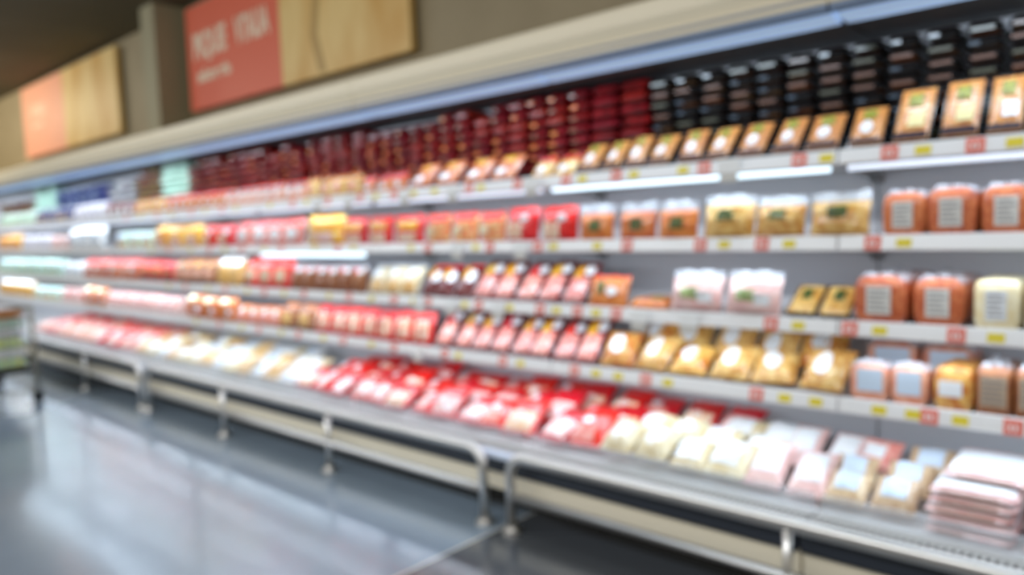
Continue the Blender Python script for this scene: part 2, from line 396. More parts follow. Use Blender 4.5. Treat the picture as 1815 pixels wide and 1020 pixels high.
def block(name, w, h, d, body, label=None, film_top=None, ridges=9, sq=4.0, seed=0, lrect=(.27,.73,.22,.8), lprint=None, ridge=.03):
    """wrapped round or square cut block that goes back into the shelf, sliced into ridges"""
    mb = MB(); K = 28
    def cs(t, s):
        c, sn = math.cos(t), math.sin(t)
        x = math.copysign(abs(c)**(2/sq), c); z = math.copysign(abs(sn)**(2/sq), sn)
        return (w/2*s*x, h/2+h/2*s*z)
    steps = []; nr = ridges*4
    for i in range(nr+1):
        t = i/nr; s = 1-ridge*(.5+.5*math.cos(2*PI*ridges*t)); 
        if i == 0: s = .90
        if i == nr: s = .88
        steps.append((d*t, s))
    for y, s in [(-.006, .6)]+steps:
        for q in range(K):
            x, z = cs(2*PI*q/K, s); mb.v.append((x, y, max(0, z)))
    for i in range(len(steps)):
        for q in range(K): mb.f.append((i*K+q, i*K+(q+1) % K, (i+1)*K+(q+1) % K, (i+1)*K+q))
    mb.v.append((0, -.007, h/2)); c = len(mb.v)-1
    for q in range(K): mb.f.append((c, (q+1) % K, q))
    mb.ring_cap(len(steps)*K, K)
    root = mb.build(name, body, None, smooth=True, link=False); kids = []
    if label:
        x0, x1, z0, z1 = [lrect[0]*w-w/2, lrect[1]*w-w/2, lrect[2]*h, lrect[3]*h]
        lo = MB().box(x0, x1, -.0115, -.0075, z0, z1).build('label', label, root, link=False); kids.append(lo)
        if lprint:
            p = MB()
            for i in range(5): p.box(x0+.008, x1-.008-(i % 3)*.008, -.0122, -.0116, z0+(z1-z0)*(.15+.17*i), z0+(z1-z0)*(.15+.17*i)+.004)
            kids.append(p.build('printed_lines', lprint, root, link=False))
    if film_top:
        def sf(a, b):
            x = w*.48*(a*2-1); y = d*(.02+.9*b); e = noise.noise(Vector((a*7+seed, b*7, 2)))
            return (x, y, h*.955-.10*h*abs(a*2-1)**3+.004+.024*max(0, e+.25))
        p = MB().grid(sf, 12, 12)
        kids.append(p.build('crinkled_film', film_top, root, link=False))
    return root, kids, .0
def flat(name, w, d, h, body, label=None, lrect=(.2,.8,.25,.8), rim=None, seed=0):
    """vacuum pack lying flat; front edge at y=0"""
    mb = MB(); 
    def top(a, b):
        u = a*2-1; v = b*2-1; p = max(0, (1-abs(u)**7)*(1-abs(v)**7))**.45
        return (w/2*u, d*b, h*.35+h*.65*p*(1+.10*noise.noise(Vector((u*2, v*2, seed)))))
    def bot(a, b):
        u = a*2-1; v = b*2-1; p = max(0, (1-abs(u)**7)*(1-abs(v)**7))**.45
        return (w/2*u, d*b, h*.35-h*.35*p)
    mb.grid(top, 12, 12); mb.grid(bot, 12, 12, flip=True)
    root = mb.build(name, body, None, smooth=True, link=False); kids = []
    if label:
        def lt(a, b):
            x, y, z = top(lrect[0]+(lrect[1]-lrect[0])*a, lrect[2]+(lrect[3]-lrect[2])*b); return (x, y, z+.0018)
        kids.append(MB().grid(lt, 6, 6).build('label', label, root, link=False, smooth=True))
    if rim:
        p = MB(); p.box(-w*.36, w*(-.05 if seed % 2 else .3), -.0015, .003, h*.25, h*.5)
        kids.append(p.build('edge_label', rim, root, link=False))
    return root, kids, 0

def pm(name, c, c2=None, scale=30, rough=.32, coat=.45, vary=.08, **k):
    return mat(name, c, rough, c2=c2, scale=scale, coat=coat, vary=vary, **k)
m_red = pm('red_print', (236,30,28), (214,16,20), 20); m_dred = pm('dark_red_print', (120,16,20), (86,10,14), 25)
m_wine = pm('wine_red_print', (96,14,20), (140,34,28), 30)
m_pink = pm('pink_meat', (238,176,164), (224,120,112), 40); m_ppink = pm('pale_pink_ham', (240,206,200), (232,184,180), 30)
m_or = pm('orange_meat', (226,140,66), (200,96,40), 45); m_amber = pm('amber_meat', (190,112,54), (222,160,92), 50, stretch=(1,1,3))
m_brick = pm('brick_salami', (178,80,42), (212,122,74), 60); m_brown = pm('brown_meat', (140,82,52), (170,108,66), 40)
m_gold = pm('golden_crust', (204,142,62), (238,200,124), 34); m_gold2 = pm('deep_golden_crust', (204,118,44), (240,192,104), 30)
m_cream = pm('cream_meat', (240,230,200), (228,208,160), 35); m_white = pm('white_wrap', (236,236,236), (214,220,226), 25)
m_mint = pm('mint_wrap', (180,222,206), (214,236,220), 20); m_navy = pm('navy_wrap', (26,34,96), (44,64,140), 20)
m_yel = pm('yellow_print', (238,190,50), (232,140,40), 22); m_yg = pm('yellow_green_wrap', (212,214,120), (184,220,190), 18)
m_ltblue = pm('pale_blue_wrap', (176,206,214), (200,220,226), 14); m_lav = pm('lavender_wrap', (196,190,206), (220,216,226), 20)
m_tan = pm('tan_meat', (198,164,128), (224,198,160), 60); m_peach = pm('peach_window', (240,190,150), (236,214,196), 35)
m_dbrown = pm('dark_brown_meat', (96,62,46), (132,84,56), 40); m_grey = pm('grey_wrap', (150,152,156), (180,180,184), 20)
m_spot = pm('cream_spotted_print', (238,92,40), (248,206,140), 34, vary=.05)
m_salmon = pm('salmon_meat', (224,140,110), (236,178,150), 40)

KINDS = {}
def K(key, desc, cat, name, *variants):
    KINDS[key] = dict(desc=desc, cat=cat, name=name, protos=variants)
R_ = 'rect'; O_ = 'oval'
def bags(name, w, h, th, body, parts, n=3, **k): return [bag(name, w, h, th, body, parts, seed=i*5.3+1, **k) for i in range(n)]
def trays(name, w, h, body, meat, n=2, **k): return [tray(name, w, h, body, meat, seed=i*.37+.1, **k) for i in range(n)]
K('salami_tall', 'tall salami tray with green emblem and cream label', 'meat pack', 'salami_tray', *trays('salami_tray', .128, .235, blktray, m_amber, label=lbl_crm, emblem=lbl_yg, band=purptray, lz=(.22,.5), lx=(.38,.86)))
K('salami_tall_w', 'tall salami tray with green emblem and bright white label', 'meat pack', 'salami_tray', *trays('salami_tray', .128, .235, blktray, m_amber, label=lbl_w, emblem=lbl_yg, band=purptray, lz=(.22,.5), lx=(.4,.86)))
K('ham_tray', 'black tray of amber sliced ham with round white label', 'meat pack', 'ham_tray', *trays('ham_tray', .125, .19, blktray, m_amber, label=lbl_w, emblem=lbl_yg, band=purptray, lshape=O_, lz=(.22,.56), lx=(.28,.68)))
K('ham_tray_y', 'yellow and orange tray with red top edge', 'meat pack', 'ham_tray', *bags('ham_tray', .12, .115, .018, m_gold, [('top_print', m_red, R_, (.05,.95,.8,.97)), ('label', lbl_w, O_, (.5,.3,.22,.18))], seal=m_red))
K('ham_tray_o', 'small orange meat tray with white label', 'meat pack', 'ham_tray', *trays('ham_tray', .12, .17, m_dred, m_or, label=lbl_w, lshape=O_, lz=(.1,.4), lx=(.2,.6), emblem=m_yel))
K('orange_bag', 'orange and red snack sausage bag', 'sausage bag', 'sausage_bag', *bags('sausage_bag', .14, .12, .028, m_or, [('top_print', m_red, R_, (.08,.92,.72,.95)), ('label', lbl_w, O_, (.5,.35,.2,.15))], seal=m_red))
K('pink_bag_s', 'pinkish white and orange sausage bag', 'sausage bag', 'sausage_bag', *bags('sausage_bag', .15, .12, .028, m_salmon, [('top_print', m_dred, R_, (.08,.92,.74,.95)), ('label', lbl_w, O_, (.5,.5,.26,.22))], seal=m_red))
K('gold_bag_s', 'small golden snack bag', 'snack bag', 'snack_bag', *bags('snack_bag', .16, .12, .03, m_gold, [('label', m_pink, O_, (.5,.45,.22,.2))], seal=m_or))
K('red_brown_s', 'red brown bag with pale round label', 'sausage bag', 'sausage_bag', *bags('sausage_bag', .2, .13, .03, m_wine, [('label', lbl_w, O_, (.6,.3,.3,.25))]))
K('lavender_bag', 'lavender white pouch', 'pouch', 'pouch', *bags('pouch', .2, .17, .03, m_lav, [('label', lbl_w, R_, (.3,.7,.2,.6))]))
K('blue_bag', 'deep blue pouch with beige foot', 'pouch', 'pouch', *bags('pouch', .2, .16, .03, m_navy, [('window', m_tan, R_, (.2,.8,.08,.4))]))
K('mint_bag', 'mint green pouch', 'pouch', 'pouch', *bags('pouch', .18, .15, .03, m_mint, [('label', m_yg, R_, (.2,.7,.2,.5))]))
K('round_or', 'ridged orange sausage block with grey printed label', 'sausage block', 'sausage_block', block('sausage_block', .15, .155, .20, m_brick, lbl_g, clear, lprint=ink))
K('round_deep', 'long brick red sausage block with pale grey label', 'sausage block', 'sausage_block', block('sausage_block', .165, .165, .34, m_brick, lbl_g, clear, ridges=14, lprint=ink))
K('cream_block', 'cream sliced block with striped white label', 'cheese block', 'cheese_block', block('cheese_block', .17, .165, .24, m_cream, lbl_w, None, ridges=6, sq=6, lprint=ink))
K('gold_green', 'golden bread slice bag with dark green label', 'bread bag', 'bread_bag', *bags('bread_bag', .19, .118, .045, m_gold, [('label', lbl_grn, R_, (.36,.68,.42,.8))], seal=clear, seal_h=.035, wr=.2) if False else [bag('bread_bag', .185, .12, .045, m_gold, [('label', lbl_grn, R_, (.36,.68,.45,.8))], seed=2.+i*3, seal=clear, seal_h=.035) for i in range(3)])
K('brown_green', 'upright brown meat bag with green label and clear top', 'meat bag', 'meat_bag', *[bag('meat_bag', .155, .125, .035, m_or, [('label', lbl_grn, R_, (.4,.72,.35,.75))], seed=2.+i*3, seal=clear, seal_h=.04) for i in range(3)])
K('red_bag', 'shiny red sausage bag with pale window', 'sausage bag', 'sausage_bag', *bags('sausage_bag', .24, .15, .045, m_red, [('window', m_peach, R_, (.1,.6,.1,.6)), ('label', lbl_w, O_, (.66,.72,.14,.12))], seal=m_red))
K('spot_bag', 'orange red bag with cream spots', 'sausage bag', 'sausage_bag', *bags('sausage_bag', .22, .145, .04, m_spot, [('top_print', m_red, R_, (.05,.95,.78,.97)), ('label', m_cream, O_, (.35,.45,.17,.18))], seal=m_red))
K('redor_bag', 'red and orange bag with cream foot', 'sausage bag', 'sausage_bag', *bags('sausage_bag', .22, .15, .035, m_red, [('top_print', m_yel, R_, (.15,.85,.55,.85)), ('label', m_peach, R_, (.2,.8,.1,.4))], seal=m_red))
K('yelor_bag', 'yellow orange bag with pale label', 'sausage bag', 'sausage_bag', *bags('sausage_bag', .28, .17, .05, m_yel, [('label', m_ppink, O_, (.6,.25,.25,.2)), ('window', m_peach, O_, (.3,.3,.15,.15))], seal=m_yel))
K('pinkw_bag', 'white and pink ham bag', 'ham bag', 'ham_bag', *bags('ham_bag', .25, .16, .045, m_pink, [('top_print', m_red, R_, (.1,.9,.78,.97)), ('label', lbl_w, O_, (.5,.45,.33,.25))], seal=m_red))
K('bluew_pouch', 'pale blue and white pouch', 'pouch', 'pouch', *bags('pouch', .26, .15, .04, m_mint, [('label', lbl_b, R_, (.1,.7,.45,.9)), ('window', m_gold, R_, (.2,.9,.1,.38))]))
K('white_bag', 'big bright white bag', 'bag', 'bag', *bags('bag', .34, .22, .07, m_white, [('label', lbl_b, O_, (.5,.5,.25,.25))], seal=lbl_w))
K('pinkgrey_bag', 'pinkish grey meat bag', 'meat bag', 'meat_bag', *bags('meat_bag', .26, .15, .04, m_ppink, [('label', lbl_w, R_, (.2,.6,.3,.8)), ('top_print', m_pink, R_, (.6,.95,.5,.9))]))
K('low_gold', 'low tray of golden pieces with small green label', 'food tray', 'food_tray', *[flat('food_tray', .16, .2, .06, m_gold, lbl_grn, (.35,.65,.3,.6), seed=i) for i in range(2)])
K('ham_low', 'dark tray of golden pieces with green label', 'food tray', 'food_tray', *trays('food_tray', .14, .17, blktray, m_gold, label=lbl_grn, lz=(.4,.75), lx=(.35,.7)))
K('low_orange', 'low tray of orange pieces', 'food tray', 'food_tray', *[flat('food_tray', .15, .2, .055, m_or, lbl_yg, (.5,.8,.1,.4), seed=i+4) for i in range(2)])
K('pale_green', 'pale pink and white bag with green label', 'ham bag', 'ham_bag', *[bag('ham_bag', .19, .13, .05, m_ppink, [('label', pm('soft_green_label', (176,196,120), (120,150,80), 60), R_, (.3,.62,.3,.62)), ('sticker', lbl_w, R_, (.62,.88,.2,.5))], seed=3.+i*2, seal=clear, seal_h=.03) for i in range(2)])
K('orange_green', 'square orange pack with green label and white sticker', 'meat pack', 'meat_pack', *[bag('meat_pack', .16, .135, .03, m_or, [('label', lbl_grn, R_, (.25,.45,.4,.85)), ('sticker', lbl_w, O_, (.65,.5,.14,.16))], seed=4.+i, seal=m_red, seal_h=.01) for i in range(2)])
K('slant_pack', 'slanted pink and red sausage pack with white sticker', 'sausage pack', 'sausage_pack', *[bag('sausage_pack', .13, .24, .022, m_dred, [('window', m_pink, R_, (.1,.9,.08,.6)), ('top_print', m_yel if i else m_red, R_, (.15,.55,.6,.9)), ('sticker', lbl_w, O_, (.72,.8,.2,.13))], seed=4.+i, seal=m_dred) for i in range(3)])
K('redyel', 'dark red pack with yellow print and big white sticker', 'sausage pack', 'sausage_pack', *[bag('sausage_pack', .17, .19, .03, m_dred, [('top_print', m_yel, R_, (.1,.5,.5,.9)), ('sticker', lbl_w, O_, (.7,.6,.22,.22))], seed=7.+i, seal=m_red) for i in range(2)])
K('cream_gold', 'cream and gold bag with white sticker', 'bread bag', 'bread_bag', *[bag('bread_bag', .17, .17, .035, m_cream, [('window', m_gold, R_, (.1,.9,.05,.4)), ('sticker', lbl_w, O_, (.4,.7,.22,.2))], seed=8.+i, seal=clear) for i in range(2)])
K('brown_red', 'upright brown bag with red and white top', 'meat bag', 'meat_bag', *[bag('meat_bag', .15, .155, .04, m_brown, [('top_print', m_red, R_, (.1,.5,.8,.98)), ('sticker', lbl_w, O_, (.72,.85,.2,.1))], seed=9.+i, seal=clear) for i in range(2)])
K('red_big', 'bulging red bag with brown window', 'sausage bag', 'sausage_bag', *bags('sausage_bag', .24, .2, .05, m_red, [('window', m_tan, R_, (.2,.8,.15,.6))], seal=m_red))
K('gold_white', 'golden loaf bag with bright white top', 'bread bag', 'bread_bag', *bags('bread_bag', .22, .2, .05, m_gold, [('top_print', lbl_w, R_, (.1,.9,.72,.98))], seal=lbl_w))
K('brown_orange', 'brown and orange meat bag', 'meat bag', 'meat_bag', *bags('meat_bag', .22, .18, .05, m_brown, [('top_print', m_yel, O_, (.4,.8,.3,.15)), ('window', m_salmon, R_, (.2,.8,.2,.55))], seal=m_or))
K('red_orange', 'red orange bag with brown foot', 'sausage bag', 'sausage_bag', *bags('sausage_bag', .24, .17, .05, m_red, [('window', m_dbrown, R_, (.05,.95,.06,.35)), ('top_print', m_or, R_, (.1,.9,.4,.65))], seal=m_red))
K('red_white', 'red meat bag with white round label', 'meat bag', 'meat_bag', *bags('meat_bag', .3, .18, .05, m_brick, [('label', lbl_w, O_, (.4,.5,.25,.25)), ('top_print', m_red, R_, (.3,.95,.7,.95))], seal=m_red))
K('mint_yellow', 'mint and yellow green pouch', 'pouch', 'pouch', *bags('pouch', .3, .18, .06, m_mint, [('label', m_yg, R_, (.1,.6,.15,.6)), ('sticker', lbl_b, O_, (.7,.6,.2,.2))]))
K('brown_box', 'brown square meat block with beige label and film top', 'meat block', 'meat_block', block('meat_block', .145, .16, .22, m_brown, mat('beige_label', (176,156,134), .5), clear, sq=9, ridges=5, lrect=(.14,.86,.22,.82), lprint=ink, ridge=.015))
K('gold_box', 'knobbly golden pack with white label pieces', 'snack pack', 'snack_pack', block('snack_pack', .15, .15, .2, m_gold2, lbl_w, None, sq=4.5, ridges=7, ridge=.05, lrect=(.16,.74,.34,.68)))
K('white_lbl', 'pinkish pack with big pale blue label', 'meat pack', 'meat_pack', *[block('meat_pack', .14, .135, .1, m_salmon if i else m_ppink, lbl_b, clear, sq=4.5, ridges=4, lrect=(.2,.86,.3,.9)) for i in range(2)])
K('gold_heap', 'golden flatbread bag with white oval label', 'bread bag', 'bread_bag', *[bag('bread_bag', .2, .17, .032, (m_gold, m_gold2, m_gold)[i], [('label', lbl_w, O_, (.45,.55,.2,.28))], seed=11.+i*2.1) for i in range(3)])
K('red_window', 'bright red bag with two cream windows', 'sausage bag', 'sausage_bag', *bags('sausage_bag', .19, .17, .04, m_red, [('window', m_peach, R_, (.12,.44,.15,.75)), ('window', m_peach, R_, (.56,.88,.15,.75))], seal=m_red))
K('pink_orange', 'pink and orange pack with pale sticker', 'meat pack', 'meat_pack', *bags('meat_pack', .2, .14, .04, m_or, [('window', m_pink, R_, (.1,.9,.08,.5)), ('sticker', lbl_w, O_, (.6,.6,.15,.15))]))
K('brown_gold', 'brown and gold bread bag', 'bread bag', 'bread_bag', *bags('bread_bag', .18, .16, .05, m_brown, [('window', m_gold, R_, (.2,.8,.1,.6))], seal=m_or))
K('orange_round', 'rounded orange bag with yellow top', 'snack bag', 'snack_bag', *bags('snack_bag', .26, .18, .06, m_or, [('top_print', m_cream, O_, (.4,.8,.25,.15)), ('sticker', lbl_b, O_, (.8,.4,.12,.15))]))
K('pink_white', 'pink and white sliced ham pack', 'ham pack', 'ham_pack', *bags('ham_pack', .24, .16, .04, m_ppink, [('top_print', m_pink, R_, (.5,.95,.4,.9)), ('sticker', lbl_w, O_, (.3,.65,.22,.22))]))
K('flat_dark', 'black tray lying flat', 'meat tray', 'meat_tray', *[flat('meat_tray', .13, .18, .042, blktray, (m_amber, m_or, m_brown)[i], (.1,.9,.1,.9), rim=(mat('dim_orange_edge', (88,52,36), .35, coat=.5), mat('blue_grey_edge', (54,68,82), .2, coat=.6), mat('dull_green_edge', (54,56,38), .35, coat=.5))[i], seed=i) for i in range(3)])
K('flat_red', 'dark red bag lying flat', 'sausage bag', 'sausage_bag', *[flat('sausage_bag', .16, .18, .05, (m_dred, m_wine, m_dred)[i], m_dred, (.2,.8,.3,.8), rim=(m_or, m_wine, m_dbrown)[i], seed=i+7) for i in range(3)])
K('flat_bright', 'deep red block pack lying flat', 'sausage pack', 'sausage_pack', *[flat('sausage_pack', .16, .18, .05, m_dred, m_dred, (.2,.8,.3,.8), seed=i+9) for i in range(2)])
K('flat_blue', 'large pale blue pack lying flat', 'pack', 'pack', flat('pack', .3, .16, .035, m_ltblue, lbl_b, (.2,.8,.2,.8)))
K('flat_brown', 'dark brown pack lying flat', 'meat pack', 'meat_pack', *[flat('meat_pack', .18, .18, .05, m_dbrown, m_brown, (.2,.8,.3,.8), rim=(m_wine, lbl_yg)[i], seed=i+3) for i in range(2)])
K('flat_mint', 'mint green pack lying flat', 'pack', 'pack', *[flat('pack', .2, .18, .05, m_mint, lbl_teal, (.2,.8,.3,.8), seed=i+3) for i in range(2)])
K('flat_grey', 'grey pack lying flat', 'pack', 'pack', *[flat('pack', .22, .18, .05, m_grey, lbl_g, (.2,.8,.3,.8), rim=(m_wine, lbl_g)[i], seed=i+3) for i in range(2)])
K('flat_navy', 'deep blue pack lying flat', 'pack', 'pack', *[flat('pack', .24, .18, .05, m_navy, m_navy, (.2,.8,.3,.8), rim=(m_navy, lbl_b)[i], seed=i+3) for i in range(2)])
K('flat_white', 'large flat pack of pale pink ham under white paper', 'ham pack', 'ham_pack', *[flat('ham_pack', .235, .27, .026, m_ppink, lbl_w, (.04,.96,.06,.8), rim=mat('tan_edge', (176,140,122), .5), seed=i) for i in range(2)])
K('deck_label', 'beige meat pack with square pale label', 'meat pack', 'meat_pack', *[bag('meat_pack', .15, .15, .03, m_tan, [('label', lbl_b, R_, (.22,.78,.3,.85))], seed=20.+i) for i in range(3)])
K('deck_pink', 'long pink ham pack with white label', 'ham pack', 'ham_pack', *[bag('ham_pack', .125, .23, .026, m_ppink, [('label', lbl_w, R_, (.15,.85,.25,.85))], seed=24.+i) for i in range(2)])
K('deck_pink2', 'rosy pack with small white label', 'ham pack', 'ham_pack', *[bag('ham_pack', .13, .15, .03, m_pink, [('label', lbl_w, R_, (.3,.75,.3,.7))], seed=26.+i) for i in range(2)])
K('deck_white', 'white pack with straw coloured edge', 'poultry pack', 'poultry_pack', *[bag('poultry_pack', .15, .18, .035, m_cream, [('label', lbl_w, R_, (.12,.8,.2,.9))], seed=28.+i) for i in range(3)])
K('deck_cream', 'rounded cream pack', 'poultry pack', 'poultry_pack', *[bag('poultry_pack', .2, .18, .05, m_cream, [('label', lbl_w, O_, (.5,.5,.28,.28))], seed=31.+i) for i in range(3)])
K('deck_red', 'red and white sausage bag', 'sausage bag', 'sausage_bag', *[bag('sausage_bag', .17, .21, .03, m_red, [('window', (m_peach, m_ppink, m_pink)[i], R_, ((.1,.9,.06,.55), (.2,.95,.1,.62), (.05,.7,.1,.5))[i]), ('sticker', lbl_w, O_, ((.4,.4,.2,.16), (.7,.3,.18,.14), (.35,.65,.16,.12))[i])], seed=34.+i*1.7, seal=m_red) for i in range(3)])
K('deck_beige', 'cream and beige meat pack', 'meat pack', 'meat_pack', *[bag('meat_pack', .22, .19, .032, (m_cream, m_tan, m_white)[i], [('label', (lbl_w, m_gold, lbl_b)[i], R_, (.2,.8,.2,.75))], seed=40.+i*1.7) for i in range(3)])
K('deck_pinkred', 'soft pink and red meat bag', 'meat bag', 'meat_bag', *[bag('meat_bag', .26, .22, .038, (m_pink, m_salmon, m_red)[i], [('window', m_ppink, R_, (.1,.9,.08,.6))], seed=44.+i*1.7, seal=m_red) for i in range(3)])
K('bin_pack', 'pale green and white pack', 'pack', 'pack', *[flat('pack', .22, .28, .075, (m_mint, m_white, m_yg)[i], (lbl_w, m_yg, lbl_teal)[i], (.2,.8,.2,.8), rim=(lbl_w, m_yel, lbl_teal)[i], seed=i+5) for i in range(3)])
K('bin_cake', 'amber cake with white glossy top', 'cake', 'cake', flat('cake', .26, .3, .09, m_amber, lbl_w, (.06,.94,.06,.94), rim=m_brown))

from mathutils import Euler
def place(key, x, y, z, lean=0, rz=0, rx=0, ry=0, s=1.0, label=None, group=None, sx=1.0):
    k = KINDS[key]; root, kids, back = random.choice(k['protos'])
    r = root.copy(); C.objects.link(r)
    r.location = (x, y, z+back*math.sin(lean)*s+.001)
    r.rotation_euler = Euler((-lean+rx, ry, rz), 'XYZ'); r.scale = (s*sx, s, s)
    tag(r, label, k['cat'], group)
    for c in kids:
        d = c.copy(); C.objects.link(d); d.parent = r
    return r
SN = ['top shelf', 'second shelf', 'third shelf', 'lowest shelf']
used = {}
def run(s, p0, p1, key, n, lean=.2, D=None, zoff=0, row='', s_=1.0, jit=.06, desc=None, rz=0, fill=.97):
    """n packs side by side on shelf s between photograph columns p0 and p1"""
    z = ZS[s]+.015+zoff; D = D or DS+.035
    xa, xb = X_at(p0, D, z+.06), X_at(p1, D, z+.06)
    k = KINDS[key]; w = max(vv.co.x for vv in k['protos'][0][0].data.vertices)*2
    ws = w*s_
    if (xb-xa)/n < .78*ws: n = max(1, int((xb-xa)/(.8*ws)))
    pitch = (xb-xa)/n; sx = min(1.5, max(.7, pitch*fill/(w*s_)))
    nm = desc or k['desc']
    uk = (nm, SN[s], row); base = used.get(uk, 0); used[uk] = base+n
    for i in range(n):
        x = xb-pitch*(i+.5)
        hs = s_*(1+random.uniform(-jit, jit)*.5)
        where = SN[s]+(' '+row if row else '')
        place(key, x+random.uniform(-.04, .04)*pitch, D+random.uniform(-.004, .008), z, lean=lean+(random.uniform(-jit, jit)*.8 if lean else 0), rz=rz+random.uniform(-jit, jit), s=hs, sx=sx*s_/hs*.98,
              label=f'{nm}, {where}, {ordw(base+i)} from the right', group=f'row on the {SN[s]}: {nm}')
def stack(s, p0, p1, key, n, m, D=2.93, lh=.0455, zoff=0, desc=None, jit=.03):
    z = ZS[s]+.016+zoff; xa, xb = X_at(p0, D, z+.1), X_at(p1, D, z+.1)
    k = KINDS[key]; nm = desc or k['desc']; w = max(v.co.x for v in k['protos'][0][0].data.vertices)*2
    if (xb-xa)/n < .82*w: n = max(1, int((xb-xa)/(.84*w)))
    pitch = (xb-xa)/n
    for i in range(n):
        mm = m+random.choice((0, 0, 0, -1)) if m > 2 and key != 'flat_dark' else m
        for j in range(mm):
            place(key, xb-pitch*(i+.5)+random.uniform(-.004, .004), D+random.uniform(-.012, .012), z+j*lh, rz=random.uniform(-jit, jit), sx=min(1.4, max(.7, pitch*.86/w)),
                  label=f'{nm}, {ordw(j)} up in {ordw(i)} {SN[s]} stack from the right', group=f'stacks on the {SN[s]}: {nm}')

# --- top shelf, front row
L1 = .75
run(0, 1742, 1822, 'salami_tall_w', 1, .6, fill=.86); run(0, 1655, 1738, 'salami_tall', 1, .6, fill=.86); run(0, 1572, 1652, 'salami_tall', 1, .6, fill=.86)
for a, b in ((1495,1568),(1418,1490),(1358,1416),(1296,1356),(1243,1294),(1192,1240),(1140,1188),(1098,1138),(1057,1096),(1016,1055)): run(0, a, b, 'ham_tray', 1, L1, fill=.86)
run(0, 938, 1014, 'ham_tray_y', 2, L1); run(0, 722, 915, 'ham_tray_o', 4, L1, fill=.86)
run(0, 640, 720, 'orange_bag', 3, .3, s_=.8); run(0, 540, 640, 'gold_bag_s', 4, .3, desc='golden orange snack bag')
run(0, 400, 540, 'pink_bag_s', 8, .3, s_=1.0); run(0, 290, 400, 'orange_bag', 8, .3, desc='pale orange sausage bag')
run(0, 235, 290, 'gold_bag_s', 5, .3); run(0, 185, 235, 'red_brown_s', 5, .3); run(0, 130, 185, 'lavender_bag', 5, .45); run(0, 62, 130, 'blue_bag', 7, .3); run(0, 0, 62, 'mint_bag', 8, .3)
# --- top shelf, piles behind
stack(0, 1150, 1860, 'flat_dark', 12, 9, D=2.93, lh=.046, jit=.05)
stack(0, 1045, 1150, 'flat_bright', 3, 8, D=2.93, lh=.0545)
stack(0, 780, 1045, 'flat_red', 8, 8, D=2.93, lh=.0545)
stack(0, 650, 778, 'flat_blue', 2, 2, D=2.90, zoff=.0, lh=.04)
stack(0, 650, 778, 'flat_red', 5, 6, D=2.94, lh=.0545, zoff=.08, desc='crimson bag above pale blue packs')
stack(0, 546, 650, 'flat_red', 10, 8, D=2.95, lh=.0545, desc='glossy crimson bag lying flat')
stack(0, 335, 540, 'flat_red', 12, 8, D=2.93, lh=.0545, desc='wine red bag lying flat')
stack(0, 285, 333, 'flat_mint', 3, 8, D=2.93, lh=.0545); stack(0, 240, 284, 'flat_brown', 4, 8, D=2.93, lh=.0545)
stack(0, 190, 240, 'flat_grey', 4, 7, D=2.93, lh=.0545); stack(0, 100, 190, 'flat_navy', 7, 7, D=2.93, lh=.0545)
stack(0, 60, 100, 'flat_mint', 3, 8, D=2.93, lh=.0545, desc='pale green pack lying flat'); stack(0, 0, 60, 'flat_brown', 6, 6, D=2.93, lh=.0545, desc='brown pack lying flat')
# --- second shelf
run(1, 1738, 1836, 'round_or', 1, 0); run(1, 1643, 1736, 'round_or', 1, 0); run(1, 1558, 1640, 'round_or', 1, 0)
run(1, 1435, 1548, 'gold_green', 1, .22, s_=1.05); run(1, 1338, 1432, 'gold_green', 1, .22); run(1, 1240, 1335, 'gold_green', 1, .22, s_=1.1)
run(1, 1028, 1238, 'brown_green', 3, .12)
run(1, 898, 1022, 'red_bag', 2, .15); run(1, 758, 896, 'spot_bag', 3, .12); run(1, 700, 756, 'redor_bag', 1, .12); run(1, 608, 700, 'redor_bag', 3, .12)
run(1, 545, 608, 'yelor_bag', 2, .2); run(1, 420, 540, 'pinkw_bag', 5, .2); run(1, 360, 418, 'red_bag', 3, .15, desc='small red sausage bag'); run(1, 275, 358, 'yelor_bag', 5, .2, desc='yellow and red sausage bag')
run(1, 208, 273, 'bluew_pouch', 5, .2); run(1, 125, 185, 'white_bag', 3, .15, s_=.95); run(1, 90, 123, 'pinkgrey_bag', 3, .2); run(1, 40, 89, 'lavender_bag', 7, .2, desc='greyish lavender pouch'); run(1, 0, 38, 'yelor_bag', 5, .2, desc='orange bag with yellow top')
# --- third shelf
run(2, 1815, 1905, 'cream_block', 1, 0); run(2, 1724, 1812, 'cream_block', 1, 0)
run(2, 1616, 1712, 'round_deep', 1, 0); run(2, 1512, 1612, 'round_deep', 1, 0)
run(2, 1385, 1508, 'ham_low', 2, 1.0, fill=.9); run(2, 1282, 1388, 'pale_green', 1, .3, s_=1.05); run(2, 1184, 1280, 'pale_green', 1, .3, s_=1.05); run(2, 1112, 1180, 'low_orange', 1, 0)
run(2, 1036, 1110, 'orange_green', 1, .25); run(2, 835, 1034, 'slant_pack', 5, .75, rz=0); run(2, 742, 834, 'redyel', 3, .65); run(2, 652, 741, 'cream_gold', 3, .5)
run(2, 518, 650, 'brown_red', 6, .15); run(2, 432, 516, 'red_big', 3, .3); run(2, 385, 431, 'gold_white', 2, .2); run(2, 310, 384, 'brown_orange', 4, .3); run(2, 250, 309, 'red_orange', 4, .25)
run(2, 150, 249, 'red_white', 6, .25); run(2, 115, 149, 'white_bag', 3, .3, s_=.7, desc='small white bag'); run(2, 0, 114, 'mint_yellow', 12, .25)
